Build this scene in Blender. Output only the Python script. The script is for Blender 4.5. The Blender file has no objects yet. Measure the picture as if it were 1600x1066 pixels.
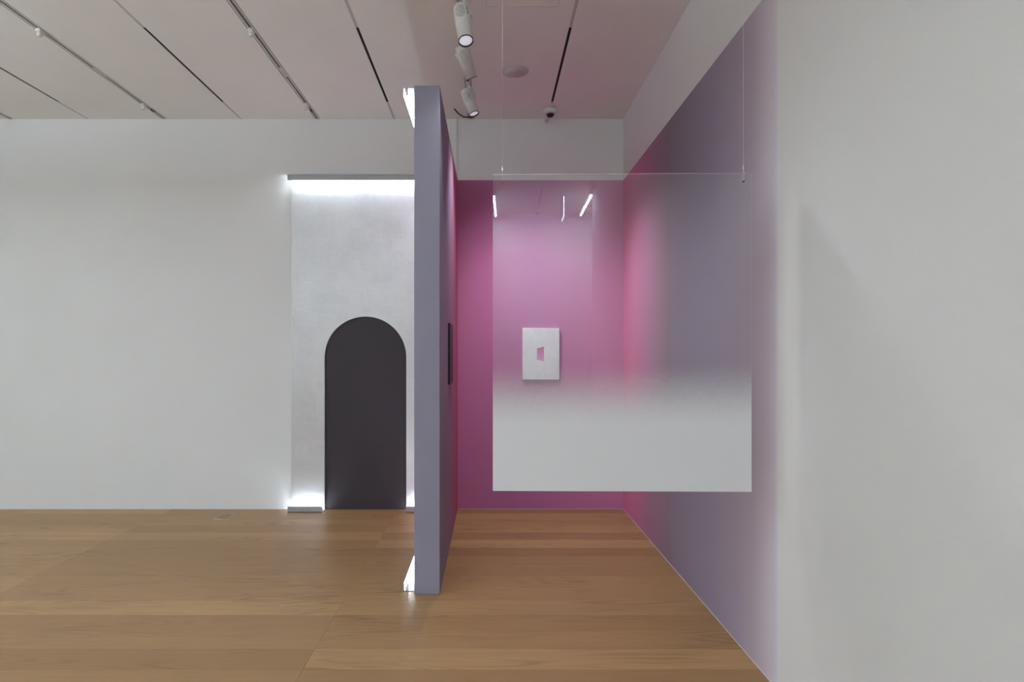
import bpy, bmesh, math, random
from mathutils import Vector, Matrix
random.seed(4)
S = bpy.context.scene
C = S.collection

# ------------------------------------------------------------------ camera, world, exposure
F_PX = 889.0
cam = bpy.data.cameras.new('camera'); cam_o = bpy.data.objects.new('camera', cam); C.objects.link(cam_o)
cam.sensor_fit = 'HORIZONTAL'; cam.sensor_width = 36.0; cam.lens = 36.0 * F_PX / 1600.0
cam.shift_x = 34.0 / 1600.0; cam.shift_y = 19.0 / 1600.0; cam.clip_start = 0.02
cam_o.location = (0, 0, 1.52); cam_o.rotation_euler = (math.pi / 2, 0, 0)
S.camera = cam_o
W = bpy.data.worlds.new('world'); S.world = W; W.use_nodes = True
W.node_tree.nodes['Background'].inputs[0].default_value = (0.5, 0.52, 0.55, 1)
W.node_tree.nodes['Background'].inputs[1].default_value = 0.05
vs = S.view_settings
vs.view_transform = 'Standard'; vs.look = 'None'; vs.gamma = 1.0; vs.use_curve_mapping = False
vs.exposure = 0.0

# light levels (lamps built further down; the hanging fill lamps are added, unseen)
FILL_W = (6.0, 78.0)  # each added, unseen fill lamp: down, up
REAR_W = 36.0             # each ceiling tube by the rear wall
LAMP = (0.72, 0.865, 1.0)   # cool white of the rear tubes and the added fill lamps
ART_TUBE = 74.0           # emission of the artwork's tubes
GTUBE = 290.0              # emission of the rear tubes
DIFF = 6.0  # emission of the added fill lamps' diffusers
SPOT_W = (52.0, 80.0, 145.0)

# ------------------------------------------------------------------ dimensions (metres)
H = 3.80; YB = 5.54; YR = -4.30; XR = 1.296; XL = -7.5
PT = 3.205                # top of the painted surfaces
PX0, PX1, PY0 = -0.479, -0.318, 3.58     # partition wall

# ------------------------------------------------------------------ material helpers
def lin(c):
    return tuple(((v / 255) / 12.92 if v / 255 <= 0.04045 else ((v / 255 + 0.055) / 1.055) ** 2.4) for v in c) + (1,)
def new_mat(name):
    m = bpy.data.materials.new(name); m.use_nodes = True
    return m, m.node_tree.nodes, m.node_tree.links, m.node_tree.nodes['Principled BSDF']
def mnode(n, l, op, a, b=None, clamp=False):
    x = n.new('ShaderNodeMath'); x.operation = op; x.use_clamp = clamp
    for i, v in enumerate((a, b)):
        if v is None: continue
        if isinstance(v, (int, float)): x.inputs[i].default_value = v
        else: l.new(v, x.inputs[i])
    return x.outputs[0]
def ramp(n, l, fac, stops, interp='LINEAR'):
    r = n.new('ShaderNodeValToRGB'); r.color_ramp.interpolation = interp
    e = r.color_ramp.elements
    e[0].position, e[0].color = stops[0]; e[1].position, e[1].color = stops[-1]
    for p, c in stops[1:-1]:
        k = e.new(p); k.color = c
    l.new(fac, r.inputs[0]); return r.outputs[0]
def noise(n, l, vec, scale, detail=3, rough=0.5):
    t = n.new('ShaderNodeTexNoise'); t.inputs['Scale'].default_value = scale
    t.inputs['Detail'].default_value = detail; t.inputs['Roughness'].default_value = rough
    if vec is not None: l.new(vec, t.inputs['Vector'])
    return t.outputs['Fac']
def bump(n, l, p, h, strength, dist):
    b = n.new('ShaderNodeBump'); b.inputs['Strength'].default_value = strength; b.inputs['Distance'].default_value = dist
    l.new(h, b.inputs['Height']); l.new(b.outputs[0], p.inputs['Normal'])
def position(n): return n.new('ShaderNodeNewGeometry').outputs['Position']
def sep(n, l, v):
    s = n.new('ShaderNodeSeparateXYZ'); l.new(v, s.inputs[0]); return s.outputs
def mixc(n, l, f, a, b, mode='MIX'):
    m = n.new('ShaderNodeMix'); m.data_type = 'RGBA'; m.blend_type = mode
    for s, v in ((0, f), (6, a), (7, b)):
        if isinstance(v, (int, float)): m.inputs[s].default_value = v
        elif isinstance(v, tuple): m.inputs[s].default_value = v
        else: l.new(v, m.inputs[s])
    return m.outputs[2]

def simple(name, col, rough=0.5, metal=0.0, grain=0.03, gscale=60, emit=0.0, ecol=(1, 1, 1, 1)):
    m, n, l, p = new_mat(name)
    t = n.new('ShaderNodeTexCoord').outputs['Object']
    f = noise(n, l, t, gscale, 3)
    lo = tuple(v * (1 - grain) for v in col[:3]) + (1,); hi = tuple(min(1, v * (1 + grain)) for v in col[:3]) + (1,)
    l.new(ramp(n, l, f, [(0.3, lo), (0.7, hi)]), p.inputs['Base Color'])
    p.inputs['Roughness'].default_value = rough; p.inputs['Metallic'].default_value = metal
    if emit:
        p.inputs['Emission Color'].default_value = ecol; p.inputs['Emission Strength'].default_value = emit
    return m

def plaster(name, col, rough=0.85):
    m, n, l, p = new_mat(name)
    P = position(n)
    f = noise(n, l, P, 1.3, 4)
    lo = tuple(v * 0.975 for v in col[:3]) + (1,); hi = tuple(min(1, v * 1.02) for v in col[:3]) + (1,)
    l.new(ramp(n, l, f, [(0.3, lo), (0.7, hi)]), p.inputs['Base Color'])
    p.inputs['Roughness'].default_value = rough
    p.inputs['Specular IOR Level'].default_value = 0.25
    return m
WHITE = (0.78, 0.78, 0.765, 1)
m_white = plaster('white_plaster', WHITE)
m_ceil = plaster('ceiling_paint', (0.90, 0.895, 0.865, 1))

# right wall: colour-field paint fading from magenta at the far corner to pale lavender, then bare white
def mat_right():
    m, n, l, p = new_mat('faded_mural_paint')
    P = position(n); x, y, z = sep(n, l, P)
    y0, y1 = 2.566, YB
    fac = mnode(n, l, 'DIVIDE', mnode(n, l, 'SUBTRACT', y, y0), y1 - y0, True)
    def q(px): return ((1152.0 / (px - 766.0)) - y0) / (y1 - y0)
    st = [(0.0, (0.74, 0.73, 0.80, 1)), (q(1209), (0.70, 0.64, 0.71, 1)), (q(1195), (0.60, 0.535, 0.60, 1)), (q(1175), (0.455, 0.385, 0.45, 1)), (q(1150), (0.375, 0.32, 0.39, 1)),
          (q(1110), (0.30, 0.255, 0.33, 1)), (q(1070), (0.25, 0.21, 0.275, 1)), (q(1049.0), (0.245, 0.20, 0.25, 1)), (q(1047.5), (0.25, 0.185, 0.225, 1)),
          (q(1030), (0.315, 0.19, 0.255, 1)), (q(1010), (0.43, 0.195, 0.305, 1)), (q(990), (0.60, 0.205, 0.36, 1)), (1.0, (0.66, 0.175, 0.34, 1))]  # mural magenta, deep end lightened to make up for weak light there
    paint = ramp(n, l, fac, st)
    inside = mnode(n, l, 'MULTIPLY', mnode(n, l, 'GREATER_THAN', y, y0), mnode(n, l, 'LESS_THAN', z, PT))
    wob = noise(n, l, P, 1.1, 3)
    wh = ramp(n, l, wob, [(0.3, (0.765, 0.765, 0.75, 1)), (0.7, (0.795, 0.795, 0.78, 1))])
    l.new(mixc(n, l, inside, wh, paint), p.inputs['Base Color'])
    p.inputs['Roughness'].default_value = 0.8; p.inputs['Specular IOR Level'].default_value = 0.25
    return m
m_right = mat_right()

# alcove back wall: magenta paint up to PT, white above
def mat_pink():
    m, n, l, p = new_mat('magenta_mural_paint')
    P = position(n); x, y, z = sep(n, l, P)
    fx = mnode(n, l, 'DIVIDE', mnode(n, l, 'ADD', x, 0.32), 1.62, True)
    paint = ramp(n, l, fx, [(0.0, (0.47, 0.155, 0.30, 1)), (0.45, (0.47, 0.165, 0.355, 1)), (0.75, (0.53, 0.195, 0.37, 1)), (1.0, (0.55, 0.205, 0.37, 1))])  # mural tint, lightened towards the right corner in place of missing light
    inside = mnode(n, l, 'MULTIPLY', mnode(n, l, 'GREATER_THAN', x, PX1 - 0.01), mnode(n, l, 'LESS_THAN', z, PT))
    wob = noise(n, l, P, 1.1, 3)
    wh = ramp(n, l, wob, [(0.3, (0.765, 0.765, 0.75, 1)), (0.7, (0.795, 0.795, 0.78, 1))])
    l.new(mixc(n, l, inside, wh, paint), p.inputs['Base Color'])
    p.inputs['Roughness'].default_value = 0.8; p.inputs['Specular IOR Level'].default_value = 0.25
    return m
m_back = mat_pink()

def mat_partition():
    m, n, l, p = new_mat('partition_mural_paint')
    P = position(n); x, y, z = sep(n, l, P)
    fac = mnode(n, l, 'DIVIDE', mnode(n, l, 'SUBTRACT', y, PY0), YB - PY0, True)
    st = [(0.0, (0.265, 0.245, 0.31, 1)), (0.18, (0.265, 0.232, 0.305, 1)), (0.40, (0.32, 0.215, 0.31, 1)), (0.62, (0.40, 0.185, 0.29, 1)),
          (0.82, (0.52, 0.145, 0.26, 1)), (1.0, (0.56, 0.105, 0.20, 1))]
    l.new(ramp(n, l, fac, st), p.inputs['Base Color'])
    p.inputs['Roughness'].default_value = 0.7; p.inputs['Specular IOR Level'].default_value = 0.3
    return m
m_part = mat_partition()

def mat_wood(name, per_object=True):
    m, n, l, p = new_mat(name)
    if per_object:
        t = n.new('ShaderNodeTexCoord').outputs['Object']
        rnd = n.new('ShaderNodeObjectInfo').outputs['Random']
    else:
        t = position(n)
        sx, sy, sz = sep(n, l, t)
        row = mnode(n, l, 'FLOOR', mnode(n, l, 'DIVIDE', mnode(n, l, 'SUBTRACT', sy, 0.0735), 0.19))
        col = mnode(n, l, 'FLOOR', mnode(n, l, 'DIVIDE', mnode(n, l, 'ADD', sx, 0.9), 2.2))
        wn = n.new('ShaderNodeTexWhiteNoise'); wn.noise_dimensions = '2D'
        cb = n.new('ShaderNodeCombineXYZ'); l.new(row, cb.inputs[0]); l.new(col, cb.inputs[1]); l.new(cb.outputs[0], wn.inputs['Vector'])
        rnd = wn.outputs['Value']
    x, y, z = sep(n, l, t)
    def vec(kx, ky, off):
        c = n.new('ShaderNodeCombineXYZ')
        l.new(mnode(n, l, 'ADD', mnode(n, l, 'MULTIPLY', x, kx), mnode(n, l, 'MULTIPLY', rnd, off)), c.inputs[0])
        l.new(mnode(n, l, 'MULTIPLY', y, ky), c.inputs[1])
        l.new(mnode(n, l, 'MULTIPLY', rnd, off * 1.7), c.inputs[2])
        return c.outputs[0]
    big = noise(n, l, vec(0.42, 3.4, 37.0), 1.6, 2, 0.45)              # cathedral figure: contour lines of a long soft field
    rings = mnode(n, l, 'SINE', mnode(n, l, 'MULTIPLY', big, 95.0))
    rings = mnode(n, l, 'POWER', mnode(n, l, 'ADD', mnode(n, l, 'MULTIPLY', rings, 0.5), 0.5), 2.2)
    mask = ramp(n, l, noise(n, l, vec(0.8, 4.0, 53.0), 1.5, 2), [(0.45, (0, 0, 0, 1)), (0.68, (1, 1, 1, 1))])
    fine = noise(n, l, vec(1.6, 95.0, 71.0), 2.0, 4, 0.6)
    soft = noise(n, l, vec(0.7, 9.0, 91.0), 1.4, 3, 0.5)
    base = ramp(n, l, rnd, [(0.0, lin((143, 109, 72))), (0.2, lin((168, 131, 90))), (0.4, lin((152, 117, 78))), (0.6, lin((178, 141, 98))), (0.8, lin((140, 106, 70))), (1.0, lin((163, 127, 86)))])
    c1 = mixc(n, l, mnode(n, l, 'MULTIPLY', mnode(n, l, 'MULTIPLY', rings, mask), 0.72), base, lin((112, 82, 51)))
    c2 = mixc(n, l, mnode(n, l, 'MULTIPLY', ramp(n, l, fine, [(0.42, (0, 0, 0, 1)), (0.68, (1, 1, 1, 1))]), 0.38), c1, lin((122, 91, 58)))
    c3 = mixc(n, l, mnode(n, l, 'MULTIPLY', ramp(n, l, soft, [(0.35, (0, 0, 0, 1)), (0.7, (1, 1, 1, 1))]), 0.38), c2, lin((138, 106, 70)))
    l.new(c3, p.inputs['Base Color'])
    p.inputs['Roughness'].default_value = 0.42
    p.inputs['Specular IOR Level'].default_value = 0.35
    bump(n, l, p, fine, 0.06, 0.001)
    return m
m_wood = mat_wood('oak_plank'); m_wood_far = mat_wood('oak_floor', False)

def mat_silver(name, tint=(0.64, 0.645, 0.65)):
    m, n, l, p = new_mat(name)
    P = position(n); x, y, z = sep(n, l, P)
    cb = n.new('ShaderNodeCombineXYZ'); l.new(x, cb.inputs[0]); l.new(z, cb.inputs[1])
    br = n.new('ShaderNodeTexBrick'); br.offset = 0.0; l.new(cb.outputs[0], br.inputs['Vector'])     # leaf squares
    br.inputs['Color1'].default_value = (0.46, 0.46, 0.46, 1); br.inputs['Color2'].default_value = (0.54, 0.54, 0.54, 1)
    br.inputs['Mortar'].default_value = (0.545, 0.545, 0.545, 1); br.inputs['Scale'].default_value = 1.0
    br.inputs['Mortar Size'].default_value = 0.003; br.inputs['Brick Width'].default_value = 0.105; br.inputs['Row Height'].default_value = 0.105
    a = noise(n, l, cb.outputs[0], 22, 5, 0.7); b = noise(n, l, cb.outputs[0], 3, 3)
    mp = n.new('ShaderNodeMapping'); mp.inputs['Scale'].default_value = (6, 90, 1); l.new(cb.outputs[0], mp.inputs[0])
    streak = noise(n, l, mp.outputs[0], 1.0, 4, 0.6)
    v = mnode(n, l, 'ADD', mnode(n, l, 'MULTIPLY', a, 0.25), mnode(n, l, 'ADD', mnode(n, l, 'MULTIPLY', b, 0.25), mnode(n, l, 'MULTIPLY', br.outputs['Color'], 0.5)))
    lo = tuple(c * 0.86 for c in tint) + (1,); hi = tuple(c * 1.10 for c in tint) + (1,)
    l.new(ramp(n, l, v, [(0.36, lo), (0.62, hi)]), p.inputs['Base Color'])
    p.inputs['Metallic'].default_value = 0.55
    l.new(ramp(n, l, a, [(0.3, (0.40, 0.40, 0.40, 1)), (0.7, (0.56, 0.56, 0.56, 1))]), p.inputs['Roughness'])
    bump(n, l, p, mnode(n, l, 'ADD', streak, a), 0.30, 0.004)
    return m
m_silver = mat_silver('silver_leaf'); m_silver2 = mat_silver('silver_leaf_small', (0.80, 0.82, 0.82))

m_dark = simple('charcoal_satin', (0.014, 0.007, 0.012, 1), 0.70, grain=0.06, gscale=3); m_dark.node_tree.nodes['Principled BSDF'].inputs['Specular IOR Level'].default_value = 0.72
m_black = simple('black_lacquer', (0.006, 0.006, 0.007, 1), 0.5)
m_void = simple('black_slot', (0.008, 0.008, 0.008, 1), 0.8)
m_alu = simple('brushed_aluminium', (0.42, 0.425, 0.43, 1), 0.42, 0.6)
m_housing = simple('grey_metal_housing', (0.38, 0.385, 0.395, 1), 0.5, 0.35)
m_track = simple('track_extrusion', (0.62, 0.60, 0.57, 1), 0.5, 0.15)
m_channel = simple('track_channel', (0.075, 0.07, 0.06, 1), 0.6)
m_filler = simple('slot_filler', (0.58, 0.57, 0.55, 1), 0.7)
m_plastic = simple('white_plastic', (0.74, 0.73, 0.70, 1), 0.45)
m_lampbody = simple('lamp_body_paint', (0.70, 0.685, 0.65, 1), 0.5)
m_ring = simple('black_ring', (0.012, 0.012, 0.014, 1), 0.35)
m_grille = simple('perforated_metal', (0.66, 0.645, 0.62, 1), 0.7, grain=0.06, gscale=300)
m_glassy = simple('smoked_dome', (0.012, 0.012, 0.014, 1), 0.08)
m_wire = simple('steel_wire', (0.85, 0.85, 0.86, 1), 0.35, 0.0)
m_chrome = simple('polished_steel', (0.8, 0.8, 0.8, 1), 0.15, 0.9)
m_caulk = simple('white_caulk', (0.55, 0.53, 0.52, 1), 0.7)
m_tube = simple('art_tube_glow', (0.9, 0.9, 0.9, 1), 0.4, emit=ART_TUBE, ecol=(0.80, 0.90, 1.0, 1))
m_gtube = simple('gallery_tube_glow', (0.9, 0.9, 0.9, 1), 0.4, emit=GTUBE, ecol=(0.74, 0.875, 1.0, 1))
m_lens = simple('lamp_lens_glow', (0.8, 0.8, 0.8, 1), 0.3, emit=0.5, ecol=(0.80, 0.86, 1.0, 1))
m_exit = simple('lit_acrylic_edge', (0.7, 0.8, 0.85, 1), 0.3, emit=30.0, ecol=(0.70, 0.90, 1.0, 1))

def mat_perf():
    m, n, l, p = new_mat('perforated_grille')
    t = n.new('ShaderNodeTexCoord').outputs['Object']
    v = n.new('ShaderNodeTexVoronoi'); v.inputs['Scale'].default_value = 150; v.inputs['Randomness'].default_value = 0.15
    l.new(t, v.inputs['Vector'])
    l.new(ramp(n, l, v.outputs['Distance'], [(0.25, (0.12, 0.12, 0.11, 1)), (0.40, (0.60, 0.59, 0.55, 1))]), p.inputs['Base Color'])
    p.inputs['Roughness'].default_value = 0.6
    return m
m_perf = mat_perf()

def mat_trap():
    m, n, l, p = new_mat('pink_gradient_paint')
    P = position(n); x, y, z = sep(n, l, P)
    f = mnode(n, l, 'DIVIDE', mnode(n, l, 'SUBTRACT', z, 1.44), 0.145, True)
    l.new(ramp(n, l, f, [(0.0, (0.72, 0.36, 0.60, 1)), (1.0, (0.52, 0.16, 0.30, 1))]), p.inputs['Base Color'])
    p.inputs['Roughness'].default_value = 0.6
    return m
m_trap = mat_trap()

# hanging acrylic sheet: clear at the top, sanded to an opaque white towards the bottom
def mat_acrylic():
    m, n, l, p = new_mat('half_frosted_acrylic'); out = n['Material Output']; n.remove(p)
    x, y, z = sep(n, l, position(n))
    f = mnode(n, l, 'DIVIDE', mnode(n, l, 'SUBTRACT', 1.495, z), 0.31, True)
    mr = n.new('ShaderNodeMapRange'); mr.interpolation_type = 'SMOOTHSTEP'; l.new(f, mr.inputs['Value'])
    tr = n.new('ShaderNodeBsdfTransparent'); tr.inputs[0].default_value = (0.97, 0.975, 0.98, 1)
    gl = n.new('ShaderNodeBsdfGlossy'); gl.inputs['Roughness'].default_value = 0.012; gl.inputs[0].default_value = (0.96, 0.97, 1.0, 1)
    fr = n.new('ShaderNodeFresnel'); fr.inputs['IOR'].default_value = 1.50
    clear = n.new('ShaderNodeMixShader'); l.new(fr.outputs[0], clear.inputs[0]); l.new(tr.outputs[0], clear.inputs[1]); l.new(gl.outputs[0], clear.inputs[2])
    di = n.new('ShaderNodeBsdfDiffuse'); di.inputs[0].default_value = (0.80, 0.80, 0.80, 1)
    tl = n.new('ShaderNodeBsdfTranslucent'); tl.inputs[0].default_value = (0.80, 0.80, 0.82, 1)
    fs = n.new('ShaderNodeMixShader'); fs.inputs[0].default_value = 0.18; l.new(di.outputs[0], fs.inputs[1]); l.new(tl.outputs[0], fs.inputs[2])
    # sand-blasted grain: each tiny cell is either frosted or clear, ever denser towards the bottom
    wn = n.new('ShaderNodeTexWhiteNoise'); wn.noise_dimensions = '2D'; cc = n.new('ShaderNodeCombineXYZ')
    l.new(mnode(n, l, 'FLOOR', mnode(n, l, 'MULTIPLY', x, 3000.0)), cc.inputs[0]); l.new(mnode(n, l, 'FLOOR', mnode(n, l, 'MULTIPLY', z, 3000.0)), cc.inputs[1])
    l.new(cc.outputs[0], wn.inputs['Vector'])
    grain = mnode(n, l, 'LESS_THAN', wn.outputs['Value'], mr.outputs[0])
    mx = n.new('ShaderNodeMixShader'); l.new(grain, mx.inputs[0]); l.new(clear.outputs[0], mx.inputs[1]); l.new(fs.outputs[0], mx.inputs[2])
    l.new(mx.outputs[0], out.inputs[0])
    return m
def mat_clear(name, haze):
    m, n, l, p = new_mat(name); out = n['Material Output']; n.remove(p)
    tr = n.new('ShaderNodeBsdfTransparent')
    di = n.new('ShaderNodeBsdfDiffuse'); di.inputs[0].default_value = (0.8, 0.8, 0.82, 1)
    gl = n.new('ShaderNodeBsdfGlossy'); gl.inputs['Roughness'].default_value = 0.012
    fr = n.new('ShaderNodeFresnel'); fr.inputs['IOR'].default_value = 1.50
    a = n.new('ShaderNodeMixShader'); a.inputs[0].default_value = haze; l.new(tr.outputs[0], a.inputs[1]); l.new(di.outputs[0], a.inputs[2])
    b = n.new('ShaderNodeMixShader'); l.new(fr.outputs[0], b.inputs[0]); l.new(a.outputs[0], b.inputs[1]); l.new(gl.outputs[0], b.inputs[2])
    l.new(b.outputs[0], out.inputs[0])
    return m
def mat_edge():
    m, n, l, p = new_mat('satin_acrylic_edge'); out = n['Material Output']; n.remove(p)
    tr = n.new('ShaderNodeBsdfTransparent'); di = n.new('ShaderNodeBsdfDiffuse'); di.inputs[0].default_value = (0.48, 0.48, 0.49, 1)
    tl = n.new('ShaderNodeBsdfTranslucent'); tl.inputs[0].default_value = (0.48, 0.48, 0.49, 1); ad = n.new('ShaderNodeAddShader'); l.new(di.outputs[0], ad.inputs[0]); l.new(tl.outputs[0], ad.inputs[1])
    a = n.new('ShaderNodeMixShader'); a.inputs[0].default_value = 0.5; l.new(tr.outputs[0], a.inputs[1]); l.new(ad.outputs[0], a.inputs[2])
    l.new(a.outputs[0], out.inputs[0])
    return m
m_acr = mat_acrylic(); m_acr_back = mat_clear('clear_acrylic', 0.0); m_acr_edge = mat_edge()
m_sign = mat_clear('clear_sign_acrylic', 0.05)

# ------------------------------------------------------------------ mesh helpers (world coordinates)
class MB:
    def __init__(s): s.bm = bmesh.new()
    def box(s, a, b, bevel=0.0):
        x0, y0, z0 = a; x1, y1, z1 = b
        v = [s.bm.verts.new(c) for c in ((x0, y0, z0), (x1, y0, z0), (x1, y1, z0), (x0, y1, z0), (x0, y0, z1), (x1, y0, z1), (x1, y1, z1), (x0, y1, z1))]
        fs = [s.bm.faces.new([v[i] for i in f]) for f in ((0, 3, 2, 1), (4, 5, 6, 7), (0, 1, 5, 4), (1, 2, 6, 5), (2, 3, 7, 6), (3, 0, 4, 7))]
        if bevel:
            es = list({e for f in fs for e in f.edges})
            bmesh.ops.bevel(s.bm, geom=es, offset=bevel, segments=2, affect='EDGES', profile=0.5)
        return s
    def lathe(s, profile, axis_o, axis_d, seg=24, smooth=True, caps=True):
        """profile = [(radius, distance along axis)]"""
        d = Vector(axis_d).normalized(); o = Vector(axis_o)
        u = d.orthogonal().normalized(); w = d.cross(u)
        rings = []
        for r, t in profile:
            if r < 1e-6: rings.append([s.bm.verts.new(o + d * t)])
            else: rings.append([s.bm.verts.new(o + d * t + (u * math.cos(a) + w * math.sin(a)) * r) for a in [2 * math.pi * i / seg for i in range(seg)]])
        for A, B in zip(rings, rings[1:]):
            for i in range(seg):
                j = (i + 1) % seg
                if len(A) == 1 and len(B) == 1: continue
                if len(A) == 1: f = s.bm.faces.new((A[0], B[i], B[j]))
                elif len(B) == 1: f = s.bm.faces.new((A[i], B[0], A[j]))
                else: f = s.bm.faces.new((A[i], B[i], B[j], A[j]))
                f.smooth = smooth
        if caps:
            for R_ in (rings[0], rings[-1]):
                if len(R_) > 1: s.bm.faces.new(R_)
        return s
    def rod(s, a, b, r, seg=10):
        a = Vector(a); b = Vector(b)
        return s.lathe([(r, 0), (r, (b - a).length)], a, b - a, seg)
    def tube(s, pts, r, seg=8):
        pts = [Vector(p) for p in pts]; rings = []
        for i, p in enumerate(pts):
            d = (pts[min(i + 1, len(pts) - 1)] - pts[max(i - 1, 0)]).normalized()
            u = d.orthogonal().normalized() if i == 0 else (u - d * u.dot(d)).normalized()
            w = d.cross(u)
            rings.append([s.bm.verts.new(p + (u * math.cos(2 * math.pi * k / seg) + w * math.sin(2 * math.pi * k / seg)) * r) for k in range(seg)])
        for A, B in zip(rings, rings[1:]):
            for k in range(seg):
                f = s.bm.faces.new((A[k], B[k], B[(k + 1) % seg], A[(k + 1) % seg])); f.smooth = True
        s.bm.faces.new(rings[0]); s.bm.faces.new(rings[-1])
        return s
    def prism(s, loop, off):
        """solid from a planar loop of points, extruded by vector off"""
        A = [s.bm.verts.new(p) for p in loop]; B = [s.bm.verts.new(Vector(p) + Vector(off)) for p in loop]
        s.bm.faces.new(A); s.bm.faces.new(list(reversed(B)))
        for i in range(len(A)):
            j = (i + 1) % len(A); s.bm.faces.new((A[i], B[i], B[j], A[j]))
        return s
    def build(s, name, mat, parent=None, origin=None):
        bmesh.ops.recalc_face_normals(s.bm, faces=s.bm.faces)
        if origin is None:
            if parent is not None: origin = Vector(parent['_o'])
            else:
                xs = [v.co for v in s.bm.verts]
                origin = Vector(((min(c.x for c in xs) + max(c.x for c in xs)) / 2, (min(c.y for c in xs) + max(c.y for c in xs)) / 2, min(c.z for c in xs)))
        origin = Vector(origin)
        for v in s.bm.verts: v.co -= origin
        me = bpy.data.meshes.new(name); s.bm.to_mesh(me); s.bm.free()
        for m in (mat if isinstance(mat, (list, tuple)) else [mat]): me.materials.append(m)
        o = bpy.data.objects.new(name, me); C.objects.link(o)
        if parent is not None: o.parent = parent; o.location = origin - Vector(parent['_o'])
        else: o.location = origin
        o['_o'] = tuple(origin)
        return o
def tag(o, label, cat, group=None):
    o['label'] = label; o['category'] = cat
    if group: o['group'] = group
    return o
def thing(name, label, cat, loc, group=None):
    o = bpy.data.objects.new(name, None); C.objects.link(o); o.empty_display_size = 0.05
    o.location = loc; o['_o'] = tuple(loc)
    return tag(o, label, cat, group)
def struct(o, label):
    o['kind'] = 'structure'; o['label'] = label; return o

# ------------------------------------------------------------------ the room
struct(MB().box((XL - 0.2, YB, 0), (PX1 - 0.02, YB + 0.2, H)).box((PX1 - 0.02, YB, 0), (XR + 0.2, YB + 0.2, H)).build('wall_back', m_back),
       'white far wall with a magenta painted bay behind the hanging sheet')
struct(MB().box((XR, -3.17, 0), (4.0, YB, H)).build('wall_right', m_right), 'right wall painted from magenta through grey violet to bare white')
struct(MB().box((XL - 0.2, YR, 0), (XL, YB, H)).build('wall_left', m_white), 'plain white gallery wall beyond the left edge')
struct(MB().box((XL - 0.2, YR - 0.2, 0), (4.2, YR, H)).build('wall_rear', m_white), 'plain white wall mirrored in the hanging clear sheet')
struct(MB().box((4.0, YR, 0), (4.2, -3.17, H)).build('wall_side', m_white), 'plain white end wall of the rear passage')
struct(MB().box((PX1 - 0.024, YB - 0.012, PT), (PX1 - 0.004, YB, H), 0.002).build('trim_1', m_white), 'slim white vertical batten above the partition')
struct(MB().box((XR - 0.003, 2.0, 0), (XR, YB, 0.003)).build('trim_2', m_caulk), 'thin white caulk line along the foot of the painted wall')
struct(MB().box((PX1, YB - 0.003, 0), (XR - 0.003, YB, 0.003)).build('trim_3', m_caulk), 'thin white caulk line along the foot of the magenta bay')

# floor slab with single oak planks (2.2 m x 190 mm) where the camera sees the floor
PW, PL, PK0, PK1 = 0.19, 2.20, 6, 29
YP = 0.0735 + PW * PK0
floor = MB().box((XL - 0.2, YR - 0.2, -0.10), (4.2, YB + 0.2, -0.018)).box((XL - 0.2, YR - 0.2, -0.018), (4.2, YP, 0.0)).build('floor', m_wood_far, origin=(0, 0, 0))
struct(floor, 'oiled oak plank floor with long boards running across the gallery')
pm = MB().box((-PL / 2 + 0.0004, -PW / 2 + 0.0004, -0.018), (PL / 2 - 0.0004, PW / 2 - 0.0004, 0), 0.0006)
first = pm.build('plank', m_wood, floor, origin=(0, 0, 0))
k = 0
for j in range(PK0, PK1):
    for i in range(-3, 1):
        o = first if k == 0 else first.copy()
        if k: C.objects.link(o); o.parent = floor
        o.location = (-0.9 + PL * (i + 0.5), 0.0735 + PW * (j + 0.5), random.uniform(-0.0004, 0))
        k += 1

# ceiling: plaster strips with open joints, closed above
TRACKS = [-4.665, -3.172, -1.680, -0.188]
SLOTS = [-3.915, -2.425, -0.932, 0.562]
TH, SH = 0.028, 0.0105
gaps = sorted([(x - TH, x + TH) for x in TRACKS] + [(x - SH, x + SH) for x in SLOTS])
cm = MB(); x0 = XL - 0.2
for a, b in gaps + [(4.2, 4.2)]:
    cm.box((x0, YR - 0.2, H), (a, YB + 0.2, H + 0.05)); x0 = b
cm.box((XL - 0.2, YR - 0.2, H + 0.05), (4.2, YB + 0.2, H + 0.12))
struct(cm.build('ceiling', m_ceil, origin=(0, 0, H)), 'white plaster ceiling divided by long recessed joints')

# ------------------------------------------------------------------ partition wall
pt = MB().box((PX0, PY0, 0.0), (PX1, YB, PT), 0.003).build('partition_wall', m_part)
tag(pt, 'tall free-ended partition wall, lavender grey end turning magenta on its side', 'partition')

# ------------------------------------------------------------------ silver-leaf panel with arch
AX, AR, AS = -1.209, 0.396, 1.479
SX0, SX1, STOP, SD = -1.925, PX0, 3.20, 0.03
sp = thing('arched_artwork', 'tall silver leaf panel with a charcoal arched niche, on the far wall', 'artwork', ((SX0 + SX1) / 2, YB, 0))
def arch_loop(y, r, z0, n=40):
    pts = [(AX - r, y, z0)] + [(AX - r * math.cos(math.pi * i / n), y, AS + r * math.sin(math.pi * i / n)) for i in range(n + 1)] + [(AX + r, y, z0)]
    return pts
al = arch_loop(YB - SD, AR, 0.0)
outer = [(SX0, YB - SD, 0.0)] + al + [(SX1, YB - SD, 0.0), (SX1, YB - SD, STOP), (SX0, YB - SD, STOP)]
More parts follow.
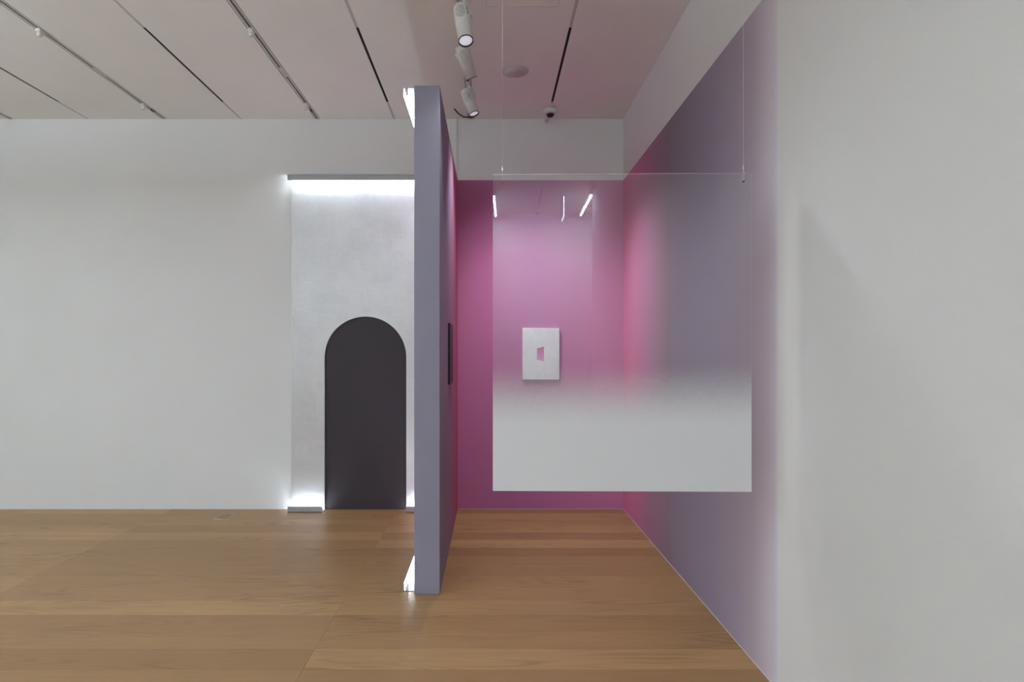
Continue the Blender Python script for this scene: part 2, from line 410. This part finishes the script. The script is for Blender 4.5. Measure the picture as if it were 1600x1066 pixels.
# front built as strips so no concave n-gon is needed
pm = MB(); n_ = 40
def quadcol(b, xa, za, xb, zb, y0, y1, top):
    b.prism([(xa, y0, za), (xb, y0, zb), (xb, y0, top), (xa, y0, top)], (0, y1 - y0, 0))
bmv = pm.bm
def strip(cols, y):
    return [(bmv.verts.new((x, y, z)), bmv.verts.new((x, y, STOP))) for x, z in cols]
cols = [(SX0, 0.0), (AX - AR, 0.0)]
acols = [(AX - AR * math.cos(math.pi * i / n_), AS + AR * math.sin(math.pi * i / n_)) for i in range(n_ + 1)]
y0 = YB - SD
L = strip(cols, y0); A_ = strip(acols, y0); R_ = strip([(AX + AR, 0.0), (SX1, 0.0)], y0)
for q in (L, A_, R_):
    for a, b in zip(q, q[1:]): bmv.faces.new((a[0], b[0], b[1], a[1]))
edge = [(SX0, 0.0)] + [(AX - AR, 0.0)] + acols + [(AX + AR, 0.0)] + [(SX1, 0.0), (SX1, STOP), (SX0, STOP)]
ev = [(bmv.verts.new((x, y0, z)), bmv.verts.new((x, YB - 0.001, z))) for x, z in edge]
for i in range(len(ev)):
    a, b = ev[i], ev[(i + 1) % len(ev)]; bmv.faces.new((a[0], a[1], b[1], b[0]))
bmesh.ops.remove_doubles(bmv, verts=bmv.verts, dist=1e-5)
pm.build('leaf_panel', m_silver, sp)
dk = MB().prism(arch_loop(YB - 0.012, AR - 0.0005, 0.004), (0, 0.010, 0)).build('arched_niche', m_dark, sp)
dk['label'] = 'dark charcoal arched field'

# ------------------------------------------------------------------ tube fixtures of the artwork
def fixture(label, x0, x1, y0, y1, axis, up, z, tube_w, wall_sign, nt=1):
    """Open metal trough: plate plus outer lip, T5 tube inside. axis 'x' hangs on the far wall, 'y' on the partition's left face."""
    cx, cy = (x0 + x1) / 2, (y0 + y1) / 2
    t = thing('tube_fixture', label, 'light fixture', (cx, cy, z if up else z - 0.055), 'tube troughs of the artwork')
    za, zb = (z, z + 0.055) if up else (z - 0.055, z)          # up: trough on the floor, opens upwards
    pz = (za, za + 0.004) if up else (zb - 0.004, zb)
    h = MB().box((x0, y0, pz[0]), (x1, y1, pz[1]))
    if axis == 'x': h.box((x0, y0, za), (x1, y0 + 0.004, zb))
    else: h.box((x0, y0, za), (x0 + 0.004, y1, zb))
    h.build('housing', m_housing, t)
    e = 0.006
    zc = (za + 0.030) if up else (zb - 0.030)
    if axis == 'x':
        yc = y0 + 0.022
        ends = [((x0 + 0.018, yc, zc), (x1 - 0.018, yc, zc))]
        for xa in (x0, x1 - e): MB().box((xa, y0 + 0.012, min(zc, pz[0]) - 0.0), (xa + e, y0 + 0.032, max(zc, pz[1]))).build('tube_holder', m_plastic, t)
    else:
        xc = x0 + 0.024
        seg = (y1 - y0) / nt
        ends = [((xc, y0 + seg * i + 0.03, zc), (xc, y0 + seg * (i + 1) - 0.03, zc)) for i in range(nt)]
        for i in range(nt + 1):
            ya = min(max(y0 + seg * i - e / 2, y0), y1 - e)
            MB().box((xc - 0.010, ya, min(zc, pz[0])), (xc + 0.010, ya + e, max(zc, pz[1]))).build('tube_holder', m_plastic, t)
    for a, b in ends:
        a = Vector(a); b = Vector(b); d = (b - a).normalized()
        MB().rod(a, b, 0.008, 10).build('tube', m_tube, t)
        MB().rod(a - d * 0.012, a, 0.0082, 10).build('tube_cap', m_alu, t); MB().rod(b, b + d * 0.012, 0.0082, 10).build('tube_cap', m_alu, t)
    return t
fd = 0.075
FX = SX0 - 0.012; FM = (FX + PX0) / 2
yf = YB - SD
fixture('left half of the grey tube trough along the silver panel top', FX, FM, yf - fd, yf, 'x', False, 3.228, 0, 0)
fixture('right half of the grey tube trough along the silver panel top', FM, PX0, yf - fd, yf, 'x', False, 3.228, 0, 0)
fixture('grey floor trough with glowing tube, left of the dark arch', FX, AX - AR - 0.003, yf - fd, yf, 'x', True, 0.0, 0, 0)
fixture('grey floor trough with glowing tube, right of the dark arch', AX + AR + 0.005, PX0 - fd - 0.005, yf - fd, yf, 'x', True, 0.0, 0, 0)
fixture('tube trough high on the left side of the partition', PX0 - fd, PX0, PY0 + 0.03, YB - 0.12, 'y', False, PT, 0, 0, 2)
fixture('tube trough on the floor along the left side of the partition', PX0 - fd, PX0, PY0 + 0.05, YB - 0.12, 'y', True, 0.0, 0, 0, 2)

# ------------------------------------------------------------------ paintings
pa = thing('silver_painting', 'small silver canvas with a pink slanted opening, on the magenta wall', 'painting', (0.492, YB, 1.264))
MB().box((0.312, YB - 0.035, 1.264), (0.669, YB - 0.001, 1.763), 0.002).build('canvas', m_silver2, pa)
def bp(px, py, y=YB - 0.0355): return ((px - 766) / F_PX * y, y, 1.52 + (552 - py) / F_PX * y)
MB().prism([bp(839, 544.6), bp(850, 541.8), bp(850, 564.6), bp(839, 562.3)], (0, 0.0006, 0)).build('pink_opening', m_trap, pa)
bk = thing('black_painting', 'thin black panel hung on the magenta side of the partition', 'painting', (PX1, 4.455, 1.284))
MB().box((PX1 + 0.001, 4.285, 1.284), (PX1 + 0.016, 4.625, 1.748), 0.0015).build('panel', m_black, bk)

# ------------------------------------------------------------------ hanging acrylic sheet
ZP = 2.50; ANG = -0.0146
ac = thing('acrylic_sheet', 'large hanging clear sheet fading to opaque white at the bottom', 'acrylic sheet', (0.578, ZP, 0.911))
w2 = (1173 - 770) / F_PX * ZP / 2; zt = 1.52 + (552 - 271.2) / F_PX * ZP; zb = 1.52 - (768 - 552) / F_PX * ZP
pm = MB().box((0.578 - w2, ZP, zb), (0.578 + w2, ZP + 0.008, zt))
sh = pm.build('sheet', [m_acr, m_acr_back, m_acr_edge], ac)
for f in sh.data.polygons:
    f.material_index = 0 if f.normal.y < -0.9 else (1 if f.normal.y > 0.9 else 2)
for wx in ((785 - 766) / F_PX * ZP, (1161 - 766) / F_PX * ZP):
    hz = zt - 0.036
    wr = MB().rod((wx, ZP + 0.004, zt + 0.035), (wx, ZP + 0.004, H), 0.0006, 6).build('wire', m_wire, ac)
    MB().lathe([(0.0012, 0), (0.0028, 0.004), (0.0028, 0.020), (0.0014, 0.030)], (wx, ZP + 0.004, zt + 0.010), (0, 0, 1), 10).build('wire_grip', m_chrome, ac)
    MB().tube([(wx, ZP + 0.004, zt + 0.012), (wx, ZP - 0.003, zt + 0.002), (wx, ZP - 0.003, hz + 0.004), (wx, ZP + 0.004, hz), (wx, ZP + 0.011, hz + 0.004), (wx, ZP + 0.011, zt + 0.002), (wx, ZP + 0.004, zt + 0.012)], 0.0007, 6).build('wire_loop', m_wire, ac)
    MB().lathe([(0.0022, 0), (0.0036, 0), (0.0036, 0.011), (0.0022, 0.011)], (wx, ZP - 0.0015, hz), (0, 1, 0), 12, caps=False).build('eyelet', m_ring, ac)
ac.rotation_euler = (0, 0, ANG)

# ------------------------------------------------------------------ ceiling slots and lighting tracks
slot_lab = {-3.915: 'leftmost ceiling joint with a dark air slot',
            -2.425: 'ceiling joint with black air slot, between the two pale double-groove tracks', -0.932: 'ceiling joint with black air slot, nearest the left of the partition',
            0.562: 'ceiling joint with black air slot running to the dome camera'}
for x in SLOTS:
    t = thing('slot_diffuser', slot_lab[x], 'air slot', (x, YB, H), 'air slots in the ceiling')
    segs = [(YR, -3.95), (-2.85, 3.985), (5.165, YB)]
    for a, b in segs:
        MB().box((x - SH + 0.001, a, H + 0.0015), (x + SH - 0.001, b, H + 0.02)).build('cover_strip', m_filler, t)
    for a, b in ((-3.95, -2.85), (3.985, 5.165)):
        MB().box((x - SH, a, H + 0.004), (x + SH, b, H + 0.014)).build('air_slot', m_void, t)
track_lab = {-4.665: 'recessed ceiling track at the far left frame edge',
             -3.172: 'recessed double-groove ceiling track, second from the left', -1.680: 'recessed double-groove ceiling track above the silver panel',
             -0.188: 'recessed ceiling track carrying the three white spotlights'}
for x in TRACKS:
    t = thing('lighting_track', track_lab[x], 'ceiling track', (x, YB, H), 'recessed ceiling tracks')
    w = 0.0225; cw = 0.0085
    for s in (-1, 1):
        MB().box((x + min(s * cw, s * w), YR, H + 0.001), (x + max(s * cw, s * w), YB, H + 0.035)).build('rail', m_track, t)
    MB().box((x - cw, YR, H + 0.014), (x + cw, YB, H + 0.034)).build('channel', m_channel, t)
    for a, b in ((-0.0275, -w), (w, 0.0275)): MB().box((x + a, YR, H + 0.02), (x + b, YB, H + 0.034)).build('side_groove', m_channel, t)
    MB().box((x - cw, 4.55, H + 0.002), (x + cw, 4.70, H + 0.014)).build('joint_cover', m_track, t)
    if x < -1:
        for yy in (4.02, 5.22):
            kb = MB().box((x - 0.024, yy - 0.028, H - 0.018), (x + 0.010, yy + 0.028, H + 0.010), 0.006).lathe([(0.015, 0), (0.017, 0.006), (0.017, 0.026), (0.012, 0.034)], (x - 0.012, yy, H - 0.010), (0, 0, -1), 16).build('sensor_head', m_plastic, t)
            if yy > 5: MB().lathe([(0.0055, 0), (0.0055, 0.0015)], (x - 0.012, yy, H - 0.044), (0, 0, -1), 12).build('eye', m_ring, kb)
        MB().box((x - 0.010, 5.33, H - 0.004), (x + 0.010, 5.37, H + 0.014)).build('end_feed', m_ring, t)

# ------------------------------------------------------------------ spotlights on the alcove track
def spot(label, base, top, end, power, r=0.052, marks=False, arm_side=1, size=95):
    base = Vector(base); top = Vector(top); end = Vector(end); d = (end - top).normalized(); Ln = (end - top).length
    t = thing('track_spotlight', label, 'spotlight', base, 'white track spotlights')
    MB().box((base.x - 0.014, base.y - 0.045, base.z - 0.014), (base.x + 0.014, base.y + 0.045, base.z), 0.003).build('adapter', m_lampbody, t)
    bd = MB().lathe([(0.0, 0.0), (r * 0.90, 0.0), (r * 0.97, 0.004), (r, 0.014), (r, Ln * 0.52), (r * 0.985, Ln * 0.525), (r * 0.985, Ln * 0.535), (r * 0.97, Ln * 0.54), (r * 0.90, Ln - 0.004), (r * 0.86, Ln - 0.004)], top, d, 32, caps=False).build('body', m_lampbody, t)
    MB().lathe([(r * 0.80, Ln - 0.010), (r * 0.80, Ln), (r * 0.90, Ln), (r * 0.90, Ln - 0.004)], top, d, 32, caps=False).build('lens_ring', m_ring, bd)
    MB().lathe([(0.0, Ln - 0.006), (r * 0.55, Ln - 0.007), (r * 0.80, Ln - 0.010)], top, d, 32, caps=False).build('lens', m_lens, bd)
    # swivel arm from the adapter to the body
    mid = top + d * 0.045
    out = Vector((arm_side, 0, 0)); out = (out - d * out.dot(d)).normalized()
    j = mid + out * (r * 0.98)
    MB().tube([base + Vector((0, 0, -0.008)), base + Vector((arm_side * 0.010, 0, -0.020)), base.lerp(j, 0.55) + Vector((arm_side * 0.012, 0, -0.006)), j + out * 0.004, j + d * 0.03 + out * 0.002], 0.011, 10).build('swivel_arm', m_lampbody, t)
    # perforated heat-sink patch, wrapped on the side facing the room
    for ang in ((-0.55, 0.55),):
        toC = Vector((-0.25, -1, 0)); u = (toC - d * toC.dot(d)).normalized(); w_ = d.cross(u)
        b = MB(); N = 12; V = []
        for i in range(N + 1):
            q = -1 + 2 * i / N; aa = q * 0.62
            half = 0.045 * math.sqrt(max(0.0, 1 - q * q)) ** 0.8 + 0.004
            p = u * math.cos(aa) + w_ * math.sin(aa)
            V.append((b.bm.verts.new(top + d * (0.075 - half) + p * (r + 0.0012)), b.bm.verts.new(top + d * (0.075 + half) + p * (r + 0.0012))))
        for A, B in zip(V, V[1:]): b.bm.faces.new((A[0], B[0], B[1], A[1])).smooth = True
        b.build('vent_grille', m_perf, bd)
    if marks:
        toC = Vector((0.75, -1, 0)); u = (toC - d * toC.dot(d)).normalized(); w_ = d.cross(u).normalized()
        b = MB()
        for s0, s1 in ((0.035, 0.044), (0.049, 0.062), (0.067, 0.074), (0.080, 0.095)):
            c0, c1 = top + d * s0 + u * (r + 0.0008), top + d * s1 + u * (r + 0.0008)
            b.bm.faces.new([b.bm.verts.new(p) for p in (c0 - w_ * 0.0035, c0 + w_ * 0.0035, c1 + w_ * 0.0035, c1 - w_ * 0.0035)])
        b.build('marking', m_ring, bd)
    ld = bpy.data.lights.new('spot_beam', 'SPOT'); ld.energy = power; ld.spot_size = math.radians(size); ld.spot_blend = 1.0
    ld.shadow_soft_size = r * 0.9; ld.color = (0.93, 0.96, 1.0)
    lo = bpy.data.objects.new('spot_beam', ld); C.objects.link(lo); lo.parent = t
    lo.location = end + d * 0.02 - base; lo.rotation_euler = d.to_track_quat('-Z', 'Y').to_euler()
TX = -0.188
spot('white cylinder spotlight hanging nearest, at the top frame edge', (TX, 3.62, H), (-0.182, 3.585, 3.695), (-0.150, 3.505, 3.442), SPOT_W[0], 0.052, True, 1, 108)
spot('white cylinder spotlight in the middle of the row, turned away', (TX, 4.15, H), (-0.2075, 4.10, 3.735), (-0.140, 4.20, 3.548), SPOT_W[1], 0.049, False, -1, 86)
spot('white cylinder spotlight farthest back, close to the far wall', (TX, 4.82, H), (-0.205, 4.81, 3.740), (-0.135, 4.790, 3.532), SPOT_W[2], 0.049, False, 1, 98)
cb = MB().tube([(-0.335, 5.30, H - 0.004), (-0.325, 5.31, H - 0.012), (-0.30, 5.36, H - 0.022), (-0.26, 5.44, H - 0.020), (-0.225, 5.47, H - 0.012), (-0.19, 5.48, H - 0.006)], 0.006, 8).build('black_cable', m_ring)
tag(cb, 'short black cable looping from the ceiling behind the last spotlight', 'cable')

# ------------------------------------------------------------------ dome cameras
def dome(label, x, y):
    t = thing('dome_camera', label, 'security camera', (x, y, H), 'ceiling dome cameras')
    MB().lathe([(0.048, 0), (0.062, 0.004), (0.066, 0.016), (0.066, 0.034), (0.060, 0.046), (0.044, 0.052), (0.036, 0.050)], (x, y, H), (0, 0, -1), 32).build('housing', m_plastic, t)
    MB().lathe([(0.036, 0.047), (0.035, 0.058), (0.030, 0.068), (0.020, 0.076), (0.008, 0.079), (0.0, 0.080)], (x, y, H), (0, 0, -1), 24, caps=False).build('smoked_dome', m_glassy, t)
    MB().box((x - 0.012, y - 0.115, H - 0.012), (x + 0.012, y - 0.058, H)).build('cable_inlet', m_plastic, t)
dome('white dome camera with a dark lens, under the alcove ceiling', 0.560, 5.31)
dome('dome camera mirrored in the sheet, by the rear wall', 0.562, -4.05)
tag(MB().lathe([(0.016, 0), (0.016, 0.010), (0.008, 0.014)], (0.545, YB, H - 0.020), (0, -1, 0), 12).build('wall_plug', m_filler), 'tiny grey plug on the wall below the dome camera', 'plug')

# ------------------------------------------------------------------ ceiling speaker and hatch
t = thing('ceiling_speaker', 'round flush speaker grille in the alcove ceiling', 'speaker', (0.203, 4.60, H))
MB().lathe([(0.100, 0.0), (0.100, 0.003), (0.109, 0.004), (0.112, 0.0)], (0.203, 4.60, H), (0, 0, -1), 48, caps=False).build('rim', m_plastic, t)
MB().lathe([(0.0, 0.003), (0.100, 0.003), (0.100, 0.0)], (0.203, 4.60, H), (0, 0, -1), 48, caps=False).build('grille', m_grille, t)
t = thing('access_hatch', 'square flush hatch in the alcove ceiling, cut by the frame top', 'hatch', (0.208, 3.50, H))
hx0, hx1, hy0, hy1 = -0.031, 0.447, 3.262, 3.740
b = MB()
b.box((hx0, hy0, H - 0.002), (hx1, hy0 + 0.005, H)).box((hx0, hy1 - 0.005, H - 0.002), (hx1, hy1, H)).box((hx0, hy0 + 0.005, H - 0.002), (hx0 + 0.005, hy1 - 0.005, H)).box((hx1 - 0.005, hy0 + 0.005, H - 0.002), (hx1, hy1 - 0.005, H))
b.build('rim', m_plastic, t)
MB().box((hx0 + 0.007, hy0 + 0.007, H - 0.001), (hx1 - 0.007, hy1 - 0.007, H)).build('lid', m_ceil, t)

# ------------------------------------------------------------------ floor box
t = thing('floor_box', 'small flush oak-lidded floor outlet with a metal edge, by the white wall', 'floor outlet', (-2.475, 5.29, 0))
fx0, fx1, fy0, fy1 = -2.535, -2.415, 5.19, 5.39
b = MB()
b.box((fx0, fy0, 0.0), (fx1, fy0 + 0.006, 0.0015)).box((fx0, fy1 - 0.006, 0.0), (fx1, fy1, 0.0015)).box((fx0, fy0 + 0.006, 0.0), (fx0 + 0.006, fy1 - 0.006, 0.0015)).box((fx1 - 0.006, fy0 + 0.006, 0.0), (fx1, fy1 - 0.006, 0.0015))
b.build('rim', m_alu, t)
MB().box((fx0 + 0.008, fy0 + 0.034, 0.0), (fx1 - 0.008, fy1 - 0.008, 0.0012)).build('lid', m_wood, t)
MB().box((fx0 + 0.010, fy0 + 0.008, 0.0), (fx1 - 0.040, fy0 + 0.030, 0.0016)).build('flap', m_alu, t)

# ------------------------------------------------------------------ rear ceiling tubes, then added fill lamps (behind and beside the camera)
def gallery_tube(label, x, y, power, ln=1.18):
    t = thing('ceiling_tube', label, 'ceiling light', (x, y, H), 'gallery ceiling tubes')
    MB().box((x - 0.022, y - ln / 2 - 0.02, H - 0.028), (x + 0.022, y + ln / 2 + 0.02, H), 0.002).build('batten', m_plastic, t)
    MB().rod((x, y - ln / 2, H - 0.062), (x, y + ln / 2, H - 0.062), 0.008, 12).build('tube', m_gtube, t)
    for s in (-1, 1): MB().box((x - 0.012, y + s * ln / 2 - 0.012, H - 0.072), (x + 0.012, y + s * ln / 2 + 0.012, H - 0.028)).build('tube_holder', m_plastic, t)
    ld = bpy.data.lights.new('tube_light', 'AREA'); ld.shape = 'RECTANGLE'; ld.size = 0.014; ld.size_y = ln; ld.energy = power; ld.color = LAMP
    lo = bpy.data.objects.new('tube_light', ld); C.objects.link(lo); lo.parent = t; lo.location = (0, 0, -0.076)
gallery_tube('glowing ceiling tube at the left of the reflection, by the rear wall', -0.107, -3.54, REAR_W)
gallery_tube('glowing ceiling tube at the right of the reflection, by the rear wall', 1.255, -3.54, REAR_W)
def fill_pendant(label, x, y, z, k=1.0, ln=1.5):  # added, unseen up-and-down lamp that brightens the ceiling and white walls
    t = thing('fill_light', label, 'added fill light', (x, y, z), 'added unseen fill lamps')
    MB().box((x - 0.03, y - ln / 2, z), (x + 0.03, y + ln / 2, z + 0.045), 0.003).build('housing', m_plastic, t)
    MB().box((x - 0.024, y - ln / 2 + 0.02, z - 0.002), (x + 0.024, y + ln / 2 - 0.02, z)).build('lower_diffuser', m_diff, t)
    MB().box((x - 0.024, y - ln / 2 + 0.02, z + 0.045), (x + 0.024, y + ln / 2 - 0.02, z + 0.047)).build('upper_diffuser', m_diff, t)
    for s in (-1, 1): MB().rod((x, y + s * ln * 0.4, z + 0.045), (x, y + s * ln * 0.4, H), 0.001, 6).build('wire', m_wire, t)
    for i, (dz, e, rx) in enumerate(((-0.006, FILL_W[0], 0), (0.052, FILL_W[1], math.pi))):
        ld = bpy.data.lights.new('fill_glow', 'AREA'); ld.shape = 'RECTANGLE'; ld.size = 0.05; ld.size_y = ln; ld.energy = e * k; ld.color = LAMP
        lo = bpy.data.objects.new('fill_glow', ld); C.objects.link(lo); lo.parent = t; lo.location = (0, 0, dz); lo.rotation_euler = (rx, 0, 0)
m_diff = simple('fill_diffuser', (0.85, 0.85, 0.85, 1), 0.5, emit=DIFF, ecol=(0.85, 0.93, 1.0, 1))  # glowing faces of the added fill lamps
fill_pendant('added unseen fill lamp beside the viewer, nearest the partition', -1.68, 0.7, 3.15, 0.60)
fill_pendant('added unseen fill lamp over the left gallery, nearest the far wall', -4.9, 1.7, 3.15, 2.3)
fill_pendant('added unseen fill lamp behind the viewer, nearest the rear opening', -1.68, -2.5, 3.15, 0.60)
fill_pendant('added unseen fill lamp in the rear left corner of the gallery', -4.9, -2.5, 3.15, 1.6)

# edge-lit sign hung from the rear ceiling, seen edge-on in the reflection
t = thing('hanging_sign', 'thin edge-lit hanging plate mirrored in the sheet', 'sign', (0.89, -3.38, 3.47))
MB().box((0.84, -3.42, H - 0.03), (0.94, -3.20, H), 0.003).build('mount', m_plastic, t)
MB().box((0.887, -3.45, 3.49), (0.893, -3.16, H - 0.03)).build('plate', m_sign, t)
MB().box((0.886, -3.166, 3.49), (0.894, -3.16, H - 0.03)).box((0.886, -3.45, 3.484), (0.894, -3.16, 3.49)).build('lit_edge', m_exit, t)

for o in list(bpy.data.objects):
    if '_o' in o: del o['_o']
